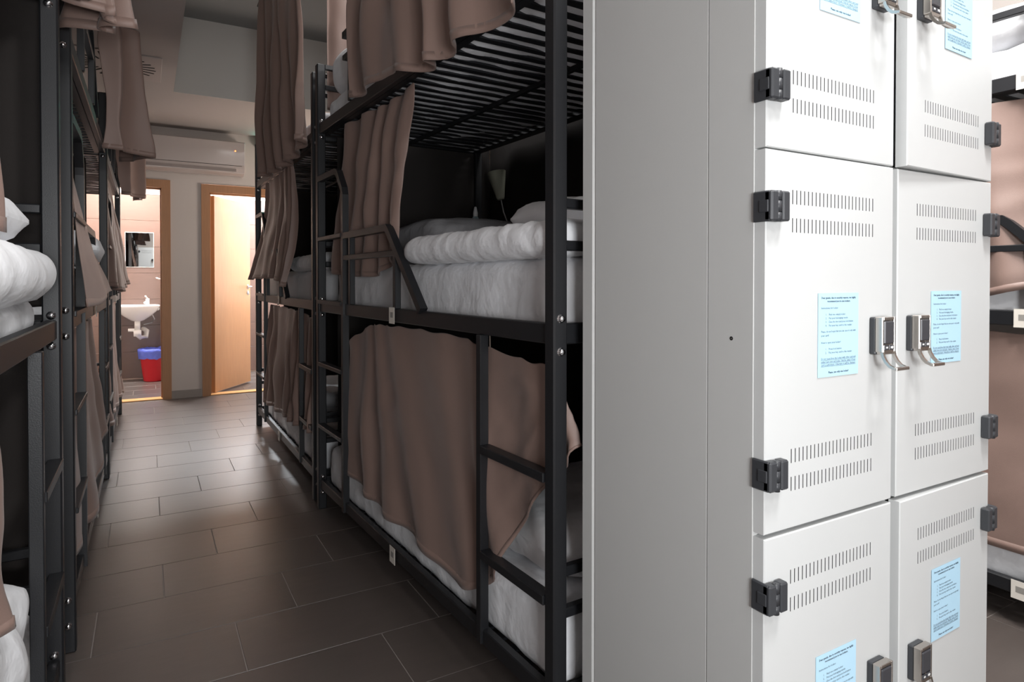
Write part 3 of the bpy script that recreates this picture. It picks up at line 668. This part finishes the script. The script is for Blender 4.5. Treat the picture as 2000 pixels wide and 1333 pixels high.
# ------------------------------------------------------------------ washroom things
mi = empty('wall_mirror', (-.075, 8.52, 1.29)); tag(mi, 'rectangular mirror on the brown tiled washroom wall', 'mirror')
box('glass', -.14, .14, -.008, -.002, .004, .4, M['mirror'], mi, .001); box('backing', -.143, .143, -.003, 0, .0, .404, M['white'], mi, 0)
sk = empty('wash_basin', (-.1, 8.52, .6)); tag(sk, 'white wash basin mounted under the mirror', 'basin')
bm = bmesh.new(); rings = []
for sc, z, yo in ((.02, .07, 0), (.3, .09, 0), (.62, .14, 0), (.85, .19, 0), (.97, .232, 0), (1, .25, 0), (.99, .262, 0), (.9, .26, 0), (.85, .235, 0), (.6, .18, 0), (.2, .165, 0)):
    ring = []
    for k in range(32):
        a = 2 * math.pi * k / 32; x = math.cos(a) * .225 * sc; y = -.2 + math.sin(a) * .19 * sc
        if math.sin(a) > .2: y = -.2 + (.19 + .01) * sc * min(1, math.sin(a) * 1.5)
        ring.append(bm.verts.new((x, y, z)))
    rings.append(ring)
for i in range(len(rings) - 1):
    for k in range(32): bm.faces.new((rings[i][k], rings[i][(k + 1) % 32], rings[i + 1][(k + 1) % 32], rings[i + 1][k])).smooth = True
bm.faces.new(rings[-1]); link('bowl', fin(bm, 'bowl', M['white']), sk)
box('rim_shelf', -.22, .22, -.07, 0, .19, .262, M['white'], sk, .012)
bm = bmesh.new(); tube(bm, [(0, -.2, .09), (0, -.2, -.02)], .03, 14); tube(bm, [(0, -.2, -.02), (0, -.2, -.09)], .04, 14)
tube(bm, [(.0, -.19, -.07), (.03, -.17, -.11), (.08, -.14, -.1), (.09, -.1, -.04), (.06, -.02, -.02), (.06, 0, -.02)], .028, 12); tube(bm, [(-.09, -.18, -.02), (.0, -.19, -.02)], .02, 10)
link('drain_trap', fin(bm, 'trap', M['white']), sk)
for o in sk.children: pass
tubeobj('supply_hose', [(.1, -.09, .19), (.15, -.08, .14), (.17, -.06, .09), (.14, -.04, .05), (.06, -.03, .03)], .006, M['cable'], sk)
bm = bmesh.new(); tube(bm, [(0, -.05, .26), (0, -.05, .33)], .02, 14); tube(bm, [(0, -.06, .3), (-.03, -.15, .285)], .011, 10); tube(bm, [(0, -.05, .33), (-.01, -.01, .345), (-.02, -.09, .36)], .008, 8)
f_ = link('tap', fin(bm, 'tap', M['white']), sk, (.1, 0, 0))
bn = empty('waste_bin', (.06, 8.3, 0)); tag(bn, 'round red plastic bin standing under the wash basin', 'bin')
bm = bmesh.new(); lathe(bm, [(.001, .004), (.1, .004), (.102, .0), (.105, .01), (.145, .33), (.152, .34), (.148, .345), (.138, .33), (.1, .012), (.001, .012)], 32); link('bucket', fin(bm, 'bucket', M['red']), bn)
bm = bmesh.new(); rg = lathe(bm, [(.152, .26), (.156, .3), (.16, .34), (.162, .362), (.15, .37), (.135, .35), (.125, .28), (.08, .2)], 40)
for i, ring in enumerate(rg):
    for k, v in enumerate(ring):
        q = noise.noise(Vector((k * .8, i * .7, 2))); v.co.x *= 1 + .05 * q; v.co.y *= 1 + .05 * q; v.co.z += .02 * noise.noise(Vector((k * .5, i, 7)))
link('bin_liner', fin(bm, 'bin_liner', M['bag']), bn)
dp = empty('soap_dispenser', (.2, 8.3, 1.42)); tag(dp, 'white wall dispenser beside the mirror at the door frame', 'dispenser')
box('dispenser_body', -.07, 0, -.05, .05, 0, .22, M['white'], dp, .012); box('dispenser_nozzle', -.06, -.02, -.02, .02, -.04, 0, M['white'], dp, .006)
hk = empty('shower_mixer', (.2, 8.3, 1.15)); tag(hk, 'small chrome mixer lever on the washroom side wall', 'tap')
bm = bmesh.new(); tube(bm, [(0, 0, 0), (-.05, 0, 0)], .02, 12); tube(bm, [(-.045, 0, .0), (-.12, -.01, .02)], .008, 8); link('mixer_body', fin(bm, 'mixer', M['bright']), hk)

# ------------------------------------------------------------------ small things in the bunks
lp = empty('reading_lamp', (1.655, 2.86, ZM)); tag(lp, 'small pale cone reading lamp on a thin gooseneck in the middle bed', 'lamp')
tubeobj('gooseneck', [(0, -.03, .0), (-.015, -.01, .15), (-.025, .08, .3), (-.03, .1, .37)], .0035, M['cable'], lp)
bm = bmesh.new(); lathe(bm, [(.001, .0), (.018, .0), (.022, .012), (.05, .15), (.048, .15), (.018, .014)], 22); o = link('lamp_shade', fin(bm, 'lamp_shade', M['lampsh']), lp, (-.03, .1, .365), (R(-8), R(-6), 0))
box('clamp', -.02, .02, -.05, -.01, -.004, .03, M['black'], lp)
bt = empty('bottle', (1.54, 3.09, ZM)); tag(bt, 'small plastic bottle with a red label beside the reading lamp', 'bottle')
bm = bmesh.new(); lathe(bm, [(.001, 0), (.028, 0), (.031, .01), (.031, .235), (.024, .265), (.012, .285)], 18); link('bottle_body', fin(bm, 'bb', M['bottle']), bt)
bm = bmesh.new(); lathe(bm, [(.0318, .195), (.0318, .235)], 18); link('bottle_label', fin(bm, 'bl', M['redlab']), bt)
bm = bmesh.new(); lathe(bm, [(.013, .283), (.013, .302), (.006, .335), (.001, .337)], 14); link('bottle_cap', fin(bm, 'bc', M['icon']), bt)
ch = empty('phone_charger', (.86, 2.96, ZL)); tag(ch, 'white charging cable hanging with its plug behind the ladder, nearest right bunk', 'charger')
tubeobj('charger_cable', [(.02, -.1, .32), (.0, -.02, .24), (.0, .06, .12), (.0, .09, .04), (.0, .09, .01)], .003, M['cable'], ch)
box('charger_plug', -.014, .014, .06, .12, -.002, .022, M['cable'], ch, .004); box('charger_socket', .0, .04, -.12, -.06, .3, .34, M['hinge'], ch, .003)
